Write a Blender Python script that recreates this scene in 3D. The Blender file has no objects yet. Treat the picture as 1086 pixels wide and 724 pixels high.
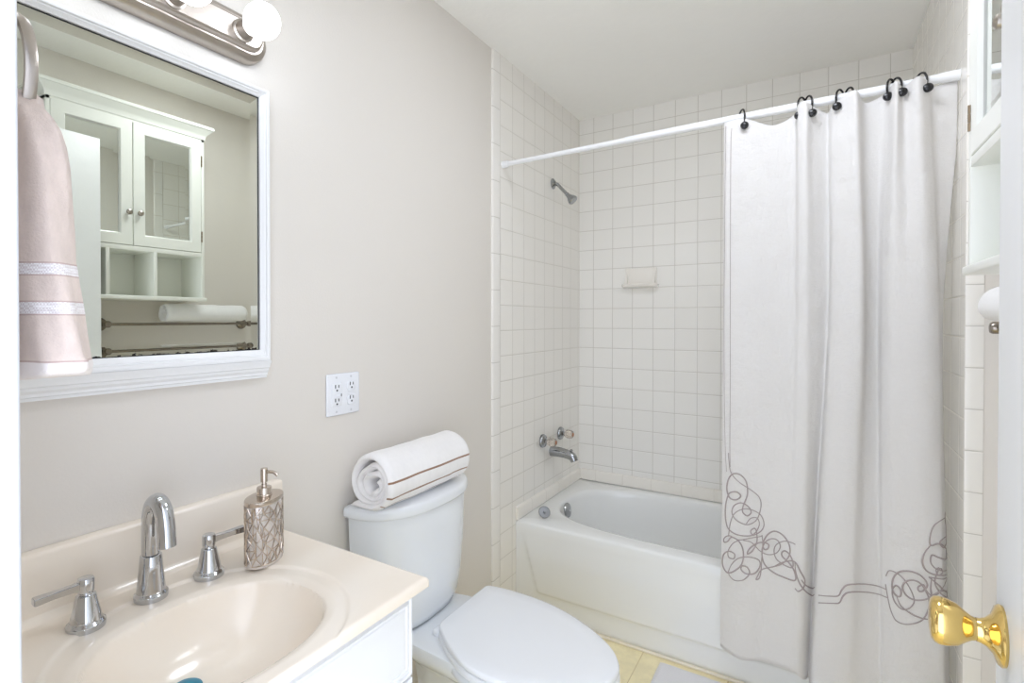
import bpy, bmesh, math, random
from math import sin, cos, pi, tan, radians, sqrt, atan2
from mathutils import Vector, Matrix, noise
from mathutils.bvhtree import BVHTree
random.seed(7)
sc = bpy.context.scene
COL = sc.collection

# ------------------------------------------------------------------ camera
IW, IH = 1086, 724
FPX, PCX, PCY = 557.106, 506.893, 344.383
YAW, PITCH = 0.573, 0.009
CAM = Vector((1.154067, -2.872791, 1.31))
cd = bpy.data.cameras.new('camera'); cam = bpy.data.objects.new('camera', cd); COL.objects.link(cam)
cd.sensor_width = 36; cd.lens = FPX * 36 / IW
cd.shift_x = (IW / 2 - PCX) / IW; cd.shift_y = (PCY - IH / 2) / IW
cd.clip_start = 0.01
cam.location = CAM; cam.rotation_euler = (pi / 2 - PITCH, 0, YAW)
sc.camera = cam

# ------------------------------------------------------------------ world, light, exposure
w = bpy.data.worlds.new('hall_daylight'); sc.world = w; w.use_nodes = True
w.node_tree.nodes['Background'].inputs[0].default_value = (0.90, 0.97, 1.12, 1)
w.node_tree.nodes['Background'].inputs[1].default_value = 2.95
BULB = 6.0
ld = bpy.data.lights.new('ceiling_fill', 'AREA'); ld.shape = 'DISK'; ld.size = 0.42; ld.energy = 7.3; ld.color = (0.94, 0.99, 1.10)
lamp = bpy.data.objects.new('ceiling_fill', ld); COL.objects.link(lamp); lamp.location = (1.0, -1.47, 2.45)  # added unseen fill without a fixture; lifts the dark alcove and upward-facing surfaces
sc.view_settings.view_transform = 'Standard'; sc.view_settings.look = 'None'
sc.view_settings.gamma = 1; sc.view_settings.use_curve_mapping = False
sc.view_settings.exposure = 0.07
sc.cycles.use_denoising = True
sc.cycles.max_bounces = 14; sc.cycles.diffuse_bounces = 8; sc.cycles.glossy_bounces = 6
sc.cycles.transmission_bounces = 8
sc.cycles.caustics_reflective = False; sc.cycles.caustics_refractive = False

# ------------------------------------------------------------------ room sizes
H = 2.458            # ceiling
XR = 1.61            # right room wall
XA = 1.490           # tiled end wall of the alcove
YN = -2.71           # near wall, inner face
YT = -0.97           # front end of the tiling
TS = 0.111           # tile pitch
V0 = 2.3738          # a horizontal grout line
UB = 0.0835          # first upright grout line on the back wall
UL = -0.908          # first upright grout line on the left wall

# ------------------------------------------------------------------ materials
def lin(c):
    return tuple(((v / 255) / 12.92 if v / 255 <= 0.04045 else ((v / 255 + 0.055) / 1.055) ** 2.4) for v in c) + (1,)

class NT:
    def __init__(self, name):
        self.m = bpy.data.materials.new(name); self.m.use_nodes = True
        self.t = self.m.node_tree; self.b = self.t.nodes['Principled BSDF']
        self.tc = None
    def n(self, kind, **kw):
        x = self.t.nodes.new(kind)
        for k, v in kw.items(): setattr(x, k, v)
        return x
    def l(self, a, b): self.t.links.new(a, b)
    def co(self, which='Object'):
        if not self.tc: self.tc = self.n('ShaderNodeTexCoord')
        return self.tc.outputs[which]
    def math(self, op, a, b=None, c=None):
        x = self.n('ShaderNodeMath', operation=op)
        for i, v in enumerate((a, b, c)):
            if v is None: continue
            if isinstance(v, (int, float)): x.inputs[i].default_value = v
            else: self.l(v, x.inputs[i])
        return x.outputs[0]
    def smooth(self, v, a, b):
        x = self.n('ShaderNodeMapRange', interpolation_type='SMOOTHSTEP')
        self.l(v, x.inputs[0]); x.inputs[1].default_value = a; x.inputs[2].default_value = b
        return x.outputs[0]
    def mix(self, f, a, b):
        x = self.n('ShaderNodeMix', data_type='RGBA')
        for s, v in ((0, f), (6, a), (7, b)):
            if isinstance(v, (tuple, float, int)): x.inputs[s].default_value = v
            else: self.l(v, x.inputs[s])
        return x.outputs[2]
    def noise(self, scale, detail=3, co=None, rough=0.5):
        x = self.n('ShaderNodeTexNoise'); x.inputs['Scale'].default_value = scale
        x.inputs['Detail'].default_value = detail; x.inputs['Roughness'].default_value = rough
        self.l(co or self.co(), x.inputs['Vector']); return x.outputs[0]
    def bump(self, h, dist, strength=1.0):
        x = self.n('ShaderNodeBump'); x.inputs['Distance'].default_value = dist
        x.inputs['Strength'].default_value = strength
        self.l(h, x.inputs['Height']); self.l(x.outputs[0], self.b.inputs['Normal'])
    def col(self, v):
        if isinstance(v, tuple): self.b.inputs['Base Color'].default_value = v
        else: self.l(v, self.b.inputs['Base Color'])
    def set(self, rough=None, metal=None, spec=None, coat=None, sheen=None):
        for k, v in (('Roughness', rough), ('Metallic', metal), ('Specular IOR Level', spec), ('Coat Weight', coat), ('Sheen Weight', sheen)):
            if v is not None: self.b.inputs[k].default_value = v
        return self

def simple(name, c, rough=0.4, metal=0.0, ns=60, nb=0.0, var=0.03, coat=0.0, spec=0.5):
    m = NT(name); c = lin(c)
    f = m.noise(ns)
    d = tuple(max(0, x * (1 - var)) for x in c[:3]) + (1,)
    m.col(m.mix(f, d, c)); m.set(rough, metal, spec, coat)
    if nb: m.bump(f, nb)
    return m.m

def tile_mat(name, ua, u0, us, va, v0, vs, tile, grout, gw=0.0024, rough=0.16, bumpd=0.0007, mottled=0.0):
    m = NT(name); s = m.n('ShaderNodeSeparateXYZ'); m.l(m.co(), s.inputs[0])
    def dist(axis, o, size):
        q = m.math('DIVIDE', m.math('SUBTRACT', s.outputs['XYZ'.index(axis)], o), size)
        fr = m.math('FRACT', m.math('ADD', q, 100.0))
        return m.math('MULTIPLY', m.math('SUBTRACT', 0.5, m.math('ABSOLUTE', m.math('SUBTRACT', fr, 0.5))), size), m.math('FLOOR', q)
    du, fu = dist(ua, u0, us); dv, fv = dist(va, v0, vs)
    d = m.math('MINIMUM', du, dv)
    mask = m.smooth(d, gw * 0.35, gw * 0.75)
    cell = m.n('ShaderNodeCombineXYZ'); m.l(fu, cell.inputs[0]); m.l(fv, cell.inputs[1])
    wn = m.n('ShaderNodeTexWhiteNoise', noise_dimensions='2D'); m.l(cell.outputs[0], wn.inputs['Vector'])
    t0 = lin(tile); t1 = tuple(x * 0.985 for x in t0[:3]) + (1,)
    tc = m.mix(wn.outputs['Value'], t0, t1)
    if mottled:
        nz = m.smooth(m.noise(14, 8, rough=0.7), 0.35, 0.65)
        tc = m.mix(nz, tc, tuple(x * (1 - mottled) for x in t0[:3]) + (1,))
    m.col(m.mix(mask, lin(grout), tc))
    m.l(m.mix(mask, (0.8,) * 3 + (1,), (rough,) * 3 + (1,)), m.b.inputs['Roughness'])
    pillow = m.smooth(d, gw * 0.3, gw * 2.2)
    h = m.math('ADD', pillow, m.math('MULTIPLY', m.noise(9, 1), 0.35))
    m.bump(h, bumpd)
    return m.m

M = {}
def paint(name, c, rough=0.5, b=0.0003, ns=220):
    return simple(name, c, rough, 0, ns, b, 0.015)
M['wall'] = paint('beige_wall_paint', (225, 220, 213), 0.42)
M['ceil'] = simple('textured_ceiling_paint', (247, 246, 242), 0.8, 0, 38, 0.0012, 0.02)
M['trim'] = paint('white_trim_paint', (240, 241, 242), 0.35, 0.0008, 30)
M['jamb'] = paint('off_white_frame_paint', (218, 220, 225), 0.35)
M['tileB'] = tile_mat('back_wall_tile', 'X', UB, TS, 'Z', V0, TS, (243, 241, 236), (205, 201, 193))
M['tileL'] = tile_mat('side_wall_tile', 'Y', UL, TS, 'Z', V0, TS, (243, 240, 234), (205, 201, 192))
M['bull'] = tile_mat('bullnose_tile', 'X', -5.0, 20.0, 'Z', 1.5945, 0.1555, (242, 239, 234), (200, 196, 188))
M['ledge'] = tile_mat('ledge_tile', 'X', 0.102, 0.155, 'Y', -0.62, 0.155, (241, 237, 229), (222, 216, 207), 0.002)
M['floor'] = tile_mat('yellow_vinyl_floor', 'X', 0.585, 0.305, 'Y', -1.09, 0.305, (250, 238, 196), (216, 200, 156), 0.003, 0.3, 0.0004, 0.12)
M['porc'] = simple('white_porcelain', (232, 235, 238), 0.1, 0, 5, 0, 0.01, 0.3)
M['lid'] = simple('white_seat_plastic', (238, 240, 243), 0.22, 0, 5, 0, 0.01)
M['tub'] = simple('white_tub_enamel', (240, 241, 240), 0.13, 0, 5, 0, 0.01, 0.3)
M['chrome'] = simple('polished_chrome', (200, 202, 205), 0.06, 1, 20, 0, 0.01)
M['nickel'] = simple('brushed_nickel', (186, 178, 170), 0.3, 1, 300, 0.0001, 0.06)
M['dullchrome'] = simple('worn_chrome', (172, 174, 176), 0.2, 1, 40, 0, 0.15)
M['aged'] = simple('aged_nickel', (152, 143, 132), 0.25, 1, 200, 0, 0.1)
M['stopper'] = simple('dull_stopper_chrome', (150, 152, 155), 0.42, 1, 40, 0, 0.15)
M['brass'] = simple('polished_brass', (240, 208, 132), 0.08, 1, 20, 0, 0.02)
M['black'] = simple('black_plastic', (22, 22, 25), 0.25, 0, 40, 0, 0.05)
M['dark'] = simple('dark_gap', (45, 45, 48), 0.6, 0, 40, 0, 0.05)
M['slot'] = simple('outlet_slot_dark', (60, 62, 68), 0.6, 0, 40, 0, 0.05)
M['plastic'] = simple('white_outlet_plastic', (238, 240, 245), 0.25, 0, 30, 0, 0.01)
M['cab'] = simple('white_cabinet_paint', (240, 241, 235), 0.3, 0, 30, 0.0002, 0.01)
M['vanity'] = simple('white_vanity_thermofoil', (238, 240, 244), 0.3, 0, 30, 0, 0.01)
M['teal'] = simple('teal_rubber', (10, 132, 162), 0.35, 0, 40, 0, 0.06)
M['rod'] = simple('white_rod_enamel', (240, 241, 243), 0.25, 0, 30, 0, 0.01)
M['mat'] = simple('white_cotton_mat', (232, 231, 234), 0.95, 0, 180, 0.0012, 0.08)
M['dish'] = simple('soap_dish_ceramic', (242, 238, 231), 0.15, 0, 8, 0, 0.02, 0.3)

def marble():
    m = NT('cultured_marble_cream'); a = lin((246, 237, 224)); b = lin((240, 228, 212))
    x = m.n('ShaderNodeTexWave'); x.inputs['Scale'].default_value = 1.6; x.inputs['Distortion'].default_value = 9
    x.inputs['Detail'].default_value = 3; x.inputs['Detail Scale'].default_value = 1.2
    m.l(m.co(), x.inputs['Vector'])
    m.col(m.mix(m.math('MULTIPLY', x.outputs['Fac'], 0.6), a, b)); m.set(0.16, 0, 0.5, 0.3)
    return m.m
M['marble'] = marble()

def terry(name, c, scale=420, d=0.0007, var=0.06):
    m = NT(name); f = m.noise(scale, 3, rough=0.7); g = m.noise(28, 2)
    mp = m.n('ShaderNodeMapping'); mp.inputs['Scale'].default_value = (1, 1, 0.35); m.l(m.co(), mp.inputs['Vector'])
    st = m.smooth(m.noise(75, 4, mp.outputs[0], 0.6), 0.3, 0.7)
    cc = lin(c); m.col(m.mix(m.math('MULTIPLY', m.math('ADD', f, st), 0.5), tuple(v * (1 - var) for v in cc[:3]) + (1,), cc))
    m.set(0.95, 0, 0.2, 0, 0.25); m.bump(m.math('ADD', f, g), d); return m
M['terry'] = terry('white_terry_towel', (243, 242, 242)).m

def stripe_terry():
    m = terry('striped_terry_towel', (243, 241, 240))
    s = m.n('ShaderNodeSeparateXYZ'); m.l(m.co('UV'), s.inputs[0]); u = s.outputs[0]
    base = m.b.inputs['Base Color'].links[0].from_socket
    mk = None
    for p in (0.190, 0.150, 0.116):
        k = m.math('LESS_THAN', m.math('ABSOLUTE', m.math('SUBTRACT', u, p)), 0.0026)
        mk = k if mk is None else m.math('MAXIMUM', mk, k)
    m.col(m.mix(mk, base, lin((150, 118, 96)))); return m.m
M['stripe'] = stripe_terry()

def pink_terry():
    m = terry('pink_terry_towel', (229, 212, 202), 330, 0.0012, 0.17)
    s = m.n('ShaderNodeSeparateXYZ'); m.l(m.co(), s.inputs[0]); z = s.outputs[2]
    base = m.b.inputs['Base Color'].links[0].from_socket
    def band(c, hw): return m.math('LESS_THAN', m.math('ABSOLUTE', m.math('SUBTRACT', z, c)), hw)
    tr = m.math('MAXIMUM', band(1.3625, 0.0058), band(1.3222, 0.0062))
    hem = m.math('LESS_THAN', z, 1.269)
    ck = m.n('ShaderNodeTexChecker'); ck.inputs['Scale'].default_value = 480; m.l(m.co(), ck.inputs['Vector'])
    ck.inputs[1].default_value = lin((246, 243, 243)); ck.inputs[2].default_value = lin((222, 214, 214))
    c = m.mix(tr, base, ck.outputs[0]); c = m.mix(hem, c, lin((240, 232, 229)))
    edge = m.math('MAXIMUM', m.math('MAXIMUM', band(1.3690, 0.0008), band(1.3290, 0.0008)), m.math('MAXIMUM', band(1.3560, 0.0008), band(1.3155, 0.0008)))
    edge = m.math('MAXIMUM', edge, band(1.269, 0.0009))
    c = m.mix(edge, c, lin((196, 172, 164))); m.col(c); return m.m
M['pink'] = pink_terry()

def linen():
    m = NT('white_linen_curtain'); c = lin((243, 241, 239))
    mp = m.n('ShaderNodeMapping'); mp.inputs['Scale'].default_value = (900, 900, 60); m.l(m.co(), mp.inputs['Vector'])
    mp2 = m.n('ShaderNodeMapping'); mp2.inputs['Scale'].default_value = (60, 60, 900); m.l(m.co(), mp2.inputs['Vector'])
    a = m.noise(1, 2, mp.outputs[0]); b = m.noise(1, 2, mp2.outputs[0])
    f = m.math('ADD', a, b); cr = m.noise(16, 5)
    m.col(m.mix(m.math('MULTIPLY', f, 0.5), tuple(v * 0.94 for v in c[:3]) + (1,), c))
    m.set(0.9, 0, 0.2, 0, 0.15)
    m.bump(m.math('ADD', f, m.math('MULTIPLY', cr, 9.0)), 0.0011)
    # thin cloth lets a little light through
    tr = m.n('ShaderNodeBsdfTranslucent'); tr.inputs[0].default_value = c
    mx = m.n('ShaderNodeMixShader'); mx.inputs[0].default_value = 0.22
    out = m.t.nodes['Material Output']
    m.l(m.b.outputs[0], mx.inputs[1]); m.l(tr.outputs[0], mx.inputs[2]); m.l(mx.outputs[0], out.inputs[0])
    return m.m
M['linen'] = linen()
M['thread'] = simple('taupe_embroidery_thread', (176, 164, 162), 0.6, 0, 300, 0, 0.15)

def mirror_mat(name, c, tarnish=None):
    m = NT(name); m.set(0.0, 1); m.col(lin(c))
    if tarnish:
        s = m.n('ShaderNodeSeparateXYZ'); m.l(m.co(), s.inputs[0])
        h = m.math('SUBTRACT', s.outputs[2], tarnish)
        n1 = m.math('MULTIPLY', m.smooth(m.noise(60, 6, rough=0.65), 0.45, 0.78), 0.008)
        k = m.math('LESS_THAN', h, m.math('ADD', n1, 0.0015))
        m.col(m.mix(k, lin(c), lin((52, 50, 48))))
        m.l(m.math('MULTIPLY', k, 0.5), m.b.inputs['Roughness'])
    return m.m
M['mirror'] = mirror_mat('silvered_mirror', (218, 221, 211), 1.2375)
M['cabmirror'] = mirror_mat('cabinet_mirror_pane', (238, 242, 239))

def emit():
    m = NT('frosted_bulb_glass'); m.col(lin((255, 250, 244)))
    m.b.inputs['Emission Color'].default_value = (0.93, 1.0, 1.09, 1); m.b.inputs['Emission Strength'].default_value = BULB
    m.set(0.3); return m.m
M['bulb'] = emit()
def glassy(name, c, rough=0.05, tr=1.0, ior=1.45):
    m = NT(name); m.col(lin(c)); m.set(rough); m.b.inputs['Transmission Weight'].default_value = tr; m.b.inputs['IOR'].default_value = ior; return m.m
M['acrylic'] = glassy('clear_acrylic_knob', (250, 240, 230), 0.08, 0.75)
M['index'] = simple('rusty_index_button', (186, 130, 96), 0.3, 0.6, 60, 0, 0.15)
M['bottle'] = simple('smoked_cream_bottle', (222, 214, 206), 0.12, 0.35, 30, 0, 0.1, 0.4)
M['champ'] = simple('champagne_metal', (208, 196, 184), 0.2, 1, 60, 0, 0.08)
M['hinge'] = simple('antique_hinge_metal', (168, 150, 128), 0.3, 1, 90, 0, 0.2)

# ------------------------------------------------------------------ mesh helpers
def B(): return bmesh.new()
def link(name, bm, mat, parent=None, sharp=38, smooth=True, solid=None):
    bmesh.ops.remove_doubles(bm, verts=bm.verts, dist=1e-6)
    bmesh.ops.recalc_face_normals(bm, faces=bm.faces)
    if smooth:
        for f in bm.faces: f.smooth = True
        a = radians(sharp)
        for e in bm.edges:
            if len(e.link_faces) == 2 and e.calc_face_angle(0) > a: e.smooth = False
    me = bpy.data.meshes.new(name); bm.to_mesh(me); bm.free()
    for m in (mat if isinstance(mat, list) else [mat]): me.materials.append(m)
    o = bpy.data.objects.new(name, me); COL.objects.link(o)
    if parent is not None:
        o.parent = parent; o.matrix_parent_inverse = Matrix.Translation(-base_of(parent))
    return o
def base_of(o):
    v = Vector(o.location); p = o.parent
    return v if p is None else v + (base_of(p) + o.matrix_parent_inverse.translation)
def tag(o, label=None, cat=None, group=None, kind=None):
    if label: o['label'] = label
    if cat: o['category'] = cat
    if group: o['group'] = group
    if kind: o['kind'] = kind
    return o
def thing(name, loc, label, cat, group=None, kind=None):
    o = bpy.data.objects.new(name, None); COL.objects.link(o); o.location = loc
    o.empty_display_size = 0.05
    return tag(o, label, cat, group, kind)
def copy_tree(o, dz=None, parent=None):
    c = o.copy(); COL.objects.link(c)
    if parent is not None: c.parent = parent
    for ch in list(o.children): copy_tree(ch, None, c)
    return c

def box(bm, x0, x1, y0, y1, z0, z1, bev=0.0, seg=2):
    r = bmesh.ops.create_cube(bm, size=1.0)
    vs = r['verts']
    for v in vs:
        v.co = Vector((x0 + (v.co.x + .5) * (x1 - x0), y0 + (v.co.y + .5) * (y1 - y0), z0 + (v.co.z + .5) * (z1 - z0)))
    if bev:
        es = list({e for v in vs for e in v.link_edges})
        bmesh.ops.bevel(bm, geom=es, offset=bev, segments=seg, profile=0.5, affect='EDGES')
    return bm
def frame(axis):
    a = Vector(axis).normalized(); t = Vector((0, 0, 1)) if abs(a.z) < 0.95 else Vector((1, 0, 0))
    u = t.cross(a).normalized(); v = a.cross(u).normalized(); return a, u, v
def lathe(bm, o, axis, prof, seg=32):
    o = Vector(o); a, u, v = frame(axis); rings = []
    for r, h in prof:
        if r < 1e-6: rings.append([bm.verts.new(o + a * h)])
        else: rings.append([bm.verts.new(o + a * h + (u * cos(2 * pi * k / seg) + v * sin(2 * pi * k / seg)) * r) for k in range(seg)])
    skin(bm, rings, True); return bm
def skin(bm, rings, closed=True):
    for A, C in zip(rings, rings[1:]):
        n = max(len(A), len(C)); rng = range(n) if closed else range(n - 1)
        for k in rng:
            j = (k + 1) % n
            if len(A) == 1: vs = [A[0], C[j], C[k]]
            elif len(C) == 1: vs = [A[k], A[j], C[0]]
            else: vs = [A[k], A[j], C[j], C[k]]
            try: bm.faces.new(vs)
            except ValueError: pass
def loft(bm, rings, closed=True, caps=True):
    R = [[bm.verts.new(p) for p in r] for r in rings]
    skin(bm, R, closed)
    if caps:
        bm.faces.new(R[0][::-1]); bm.faces.new(R[-1])
    return bm
def tube(bm, pts, r, seg=12, caps=True, flat=None):
    pts = [Vector(p) for p in pts]; n = len(pts); rings = []
    rs = r if isinstance(r, (list, tuple)) else [r] * n
    t0 = (pts[1] - pts[0]).normalized(); _, u, v = frame(t0)
    for i, p in enumerate(pts):
        t = (pts[min(i + 1, n - 1)] - pts[max(i - 1, 0)]).normalized()
        u = (u - t * u.dot(t)).normalized(); v = t.cross(u)
        fu, fv = flat if flat else (1, 1)
        rings.append([p + (u * cos(2 * pi * k / seg) * fu + v * sin(2 * pi * k / seg) * fv) * rs[i] for k in range(seg)])
    return loft(bm, rings, True, caps)
def smoothpts(pts, n=8, closed=False):
    P = [Vector(p) for p in pts]; out = []; m = len(P)
    for i in range(m if closed else m - 1):
        if closed: a, b, c, d = P[(i - 1) % m], P[i], P[(i + 1) % m], P[(i + 2) % m]
        else: a, b, c, d = P[max(i - 1, 0)], P[i], P[i + 1], P[min(i + 2, m - 1)]
        for k in range(n):
            t = k / n
            out.append(0.5 * ((2 * b) + (c - a) * t + (2 * a - 5 * b + 4 * c - d) * t * t + (3 * b - a - 3 * c + d) * t ** 3))
    if not closed: out.append(P[-1])
    return out
def sse(x, p): return math.copysign(abs(x) ** p, x)
def superell(cx, cy, a, b, n, z, seg=72):
    return [Vector((cx + a * sse(cos(2 * pi * k / seg), 2 / n), cy + b * sse(sin(2 * pi * k / seg), 2 / n), z)) for k in range(seg)]
def offset2(poly, d):
    """inward offset of a closed CCW/CW list of Vectors in xy"""
    n = len(poly); A = sum(poly[i].x * poly[(i + 1) % n].y - poly[(i + 1) % n].x * poly[i].y for i in range(n)); s = 1 if A > 0 else -1
    out = []
    for i in range(n):
        t = (poly[(i + 1) % n] - poly[i - 1]); t.z = 0; t.normalize()
        out.append(poly[i] + Vector((-t.y, t.x, 0)) * d * s)
    return out
def ray(px, py):
    fw = Vector((-sin(YAW) * cos(PITCH), cos(YAW) * cos(PITCH), -sin(PITCH))); rt = Vector((cos(YAW), sin(YAW), 0)); up = rt.cross(fw)
    return fw + rt * ((px - PCX) / FPX) - up * ((py - PCY) / FPX)
def ss(a, b, x):
    t = min(1, max(0, (x - a) / (b - a))); return t * t * (3 - 2 * t)

def struct(name, bm, mat, label=None, **k):
    o = link(name, bm, mat, None, **k); o['kind'] = 'structure'
    if label: o['label'] = label
    return o

# ================================================================== SETTING
struct('floor', box(B(), -0.1, 1.75, -2.95, 0.1, -0.05, 0.0), M['floor'])
struct('ceiling', box(B(), -0.1, 1.75, -2.83, 0.1, H, H + 0.05), M['ceil'])
struct('wall_left', box(B(), -0.10, -0.008, -2.83, 0.1, 0, H), M['wall'])
struct('wall_back', box(B(), -0.008, XA + 0.2, 0.0, 0.10, 0, H), M['tileB'])
struct('wall_right', box(B(), XR, XR + 0.1, -2.83, YT, 0, H), M['wall'])
bm = B(); box(bm, XA, XR + 0.1, YT + 0.006, 0.0, 0, H)
struct('wall_alcove', bm, M['tileL'])
# strip of tile on the wall end that faces the door, and its painted rest
struct('trim_1', box(B(), XA, 1.528, YT - 0.003, YT + 0.006, 0, H, 0.002), tile_mat('return_tile', 'X', -5.0, 20.0, 'Z', 0.848, 0.1115, (240, 237, 231), (198, 194, 186)))
struct('wall_return', box(B(), 1.528, XR, YT, YT + 0.006, 0, H), M['wall'])
# left tile panel (plumbing wall) with its bullnose strip
struct('trim_2', box(B(), -0.008, 0.0, UL, 0.0, 0, H), M['tileL'])
bm = B()
prof = [(-0.008, YT + 0.002), (-0.004, YT + 0.0025), (-0.001, YT + 0.006), (0.0, YT + 0.012), (0.0, UL), (-0.008, UL)]
loft(bm, [[Vector((x, y, 0)) for x, y in prof], [Vector((x, y, H)) for x, y in prof]])
struct('trim_3', bm, M['bull'])
bm = B(); box(bm, -0.008, 0.0, UL - 0.0012, UL + 0.0008, 0, H); struct('trim_4', bm, paint('upright_grout', (200, 197, 190), 0.8))
# tile ledge on top of the tub rim
bm = B()
for pts in ([(0, 0.398), (0.013, 0.398), (0.013, 0.446), (0.008, 0.454), (0.0, 0.457)],):
    loft(bm, [[Vector((x, -0.765, z)) for x, z in pts], [Vector((x, 0.0, z)) for x, z in pts]])
struct('trim_5', bm, M['ledge'])
bm = B()
pts = [(0, 0.398), (-0.013, 0.398), (-0.013, 0.446), (-0.008, 0.454), (0.0, 0.457)]
loft(bm, [[Vector((0.013, y, z)) for y, z in pts], [Vector((XA, y, z)) for y, z in pts]])
struct('trim_6', bm, M['ledge'])
# caulk / quarter-round strip at the foot of the tub
struct('trim_7', box(B(), 0.0, XA, -0.789, -0.776, 0, 0.010, 0.003), paint('cream_caulk', (240, 232, 214), 0.4))
# near wall with the doorway
JX = 0.5565
bm = B(); box(bm, -0.008, JX - 0.012, -2.83, YN, 0, H); struct('wall_near', bm, M['wall'])
bm = B(); box(bm, JX - 0.012, 1.42, -2.83, YN, 2.082, H); box(bm, 1.412, XR, -2.83, YN, 0, H)
struct('wall_doorway', bm, M['wall'])
bm = B()
box(bm, JX - 0.012, JX, -2.835, -2.712, 0, 2.082, 0.002)
box(bm, JX - 0.012, JX + 0.0006, -2.7155, -2.700, 0, 2.082, 0.0042, 4)
box(bm, JX - 0.07, JX - 0.004, -2.711, -2.700, 0, 2.14, 0.003)
box(bm, JX - 0.012, 1.412, -2.835, -2.70, 2.070, 2.082, 0.002)
box(bm, 1.400, 1.412, -2.835, -2.70, 0, 2.082, 0.002)
struct('trim_8', bm, M['jamb'], 'white painted door frame around the doorway')
# open door
door = thing('door_1', (1.3805, -2.70, 0.0), 'open white flush door with a brass knob at right edge', 'door', kind='structure')
SW = radians(4.0)
def swing(o):
    """turn a mesh about the free edge of the door so the leaf stands a little short of square"""
    o.data.transform(Matrix.Translation((1.362, -1.888, 0)) @ Matrix.Rotation(-SW, 4, 'Z') @ Matrix.Translation((-1.362, 1.888, 0))); return o
swing(link('door_panel', box(B(), 1.362, 1.397, -2.698, -1.888, 0.012, 2.06, 0.002), M['trim'], door))
KY, KZ = -1.938, 0.902
bm = B()
lathe(bm, (1.362, KY, KZ), (-1, 0, 0), [(0, -0.001), (0.037, -0.001), (0.038, 0.003), (0.035, 0.007), (0.024, 0.011), (0.0175, 0.017), (0.015, 0.022), (0.0145, 0.026)], 40)
kn = swing(link('door_knob', bm, M['brass'], door)); kn['label'] = 'polished brass knob and round rose'
bm = B()
lathe(bm, (1.362, KY, KZ), (-1, 0, 0), [(0.0135, 0.024), (0.0145, 0.028), (0.0155, 0.031), (0.020, 0.037), (0.0265, 0.045), (0.0300, 0.056), (0.0305, 0.063), (0.0290, 0.068), (0.025, 0.0715), (0.014, 0.0735), (0, 0.074)], 40)
swing(link('knob_grip', bm, M['brass'], kn))
bm = B()
lathe(bm, (1.397, KY, KZ), (1, 0, 0), [(0, -0.001), (0.033, -0.001), (0.034, 0.003), (0.022, 0.011), (0.0135, 0.028), (0.0145, 0.034), (0.0255, 0.049), (0.0285, 0.062), (0.024, 0.074), (0, 0.077)], 32)
swing(link('door_knob', bm, M['brass'], door))

# ================================================================== BATHTUB
tub = thing('bathtub', (0.745, -0.385, 0), 'white enamel alcove bathtub behind the shower curtain', 'bathtub')
TZ = 0.397
bx0, bx1, by0, by1 = 0.001, XA - 0.001, -0.765, -0.001
SEG = 96
def rect_ring(z, ins=0.0, r=0.0):
    cx, cy = (bx0 + bx1) / 2, (by0 + by1) / 2; hx, hy = (bx1 - bx0) / 2 - ins, (by1 - by0) / 2 - ins
    out = []
    for k in range(SEG):
        t = 2 * pi * k / SEG; c, s = sse(cos(t), 2 / 3.2), sse(sin(t), 2 / 3.2)
        f = 1 / max(abs(c), abs(s)); out.append(Vector((cx + hx * c * f, cy + hy * s * f, z)))
    return out
def se(a0, a1, b0, b1, n, z): return superell((a0 + a1) / 2, (b0 + b1) / 2, (a1 - a0) / 2, (b1 - b0) / 2, n, z, SEG)
rings = [rect_ring(TZ - 0.05), rect_ring(TZ - 0.012), rect_ring(TZ - 0.004, 0.004), rect_ring(TZ, 0.013),
         se(0.070, 1.43, -0.690, -0.050, 3.2, TZ), se(0.082, 1.42, -0.678, -0.062, 3.2, TZ - 0.002), se(0.089, 1.412, -0.670, -0.070, 3.2, TZ - 0.010),
         se(0.093, 1.405, -0.665, -0.075, 3.2, TZ - 0.03), se(0.110, 1.36, -0.650, -0.090, 3.2, TZ - 0.14), se(0.150, 1.29, -0.622, -0.110, 3.2, TZ - 0.26),
         se(0.175, 1.23, -0.600, -0.130, 3.2, TZ - 0.305), se(0.23, 1.16, -0.555, -0.175, 3.0, TZ - 0.325), se(0.4, 1.0, -0.45, -0.28, 2.5, TZ - 0.328)]
bm = B(); loft(bm, rings, True, False); bm.faces.new([v for v in bm.verts][-SEG:])
link('basin', bm, M['tub'], tub, sharp=60)
# front apron: a raised panel with slanted ends above a plain toe band
bm = B(); NX, NZ = 150, 60; g = []
for i in range(NX + 1):
    row = []
    for j in range(NZ + 1):
        x = bx0 + (bx1 - bx0) * i / NX; z = 0.001 + (TZ - 0.03 - 0.001) * j / NZ
        xl = 0.056 + (0.286 - z) * 0.30
        d = min(x - xl, (bx1 - 0.056 - (0.286 - z) * 0.30) - x) * 0.96
        top = 1 - ss(0.24, 0.36, z) * 0.85
        p = ss(-0.006, 0.006, d) * ss(0.088, 0.104, z)
        y = -0.763 - 0.012 * p * top - 0.0 * z
        row.append(bm.verts.new((x, y, z)))
    g.append(row)
for i in range(NX):
    for j in range(NZ): bm.faces.new((g[i][j], g[i + 1][j], g[i + 1][j + 1], g[i][j + 1]))
tops = [g[i][NZ] for i in range(NX + 1)]
back = [bm.verts.new((v.co.x, -0.745, v.co.z)) for v in tops]; low = [bm.verts.new((g[i][0].co.x, -0.745, 0.001)) for i in range(NX + 1)]
for i in range(NX):
    bm.faces.new((tops[i], tops[i + 1], back[i + 1], back[i])); bm.faces.new((g[i][0], g[i + 1][0], low[i + 1], low[i])); bm.faces.new((back[i], back[i + 1], low[i + 1], low[i]))
link('apron', bm, M['tub'], tub, sharp=70)
bm = B()
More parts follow.
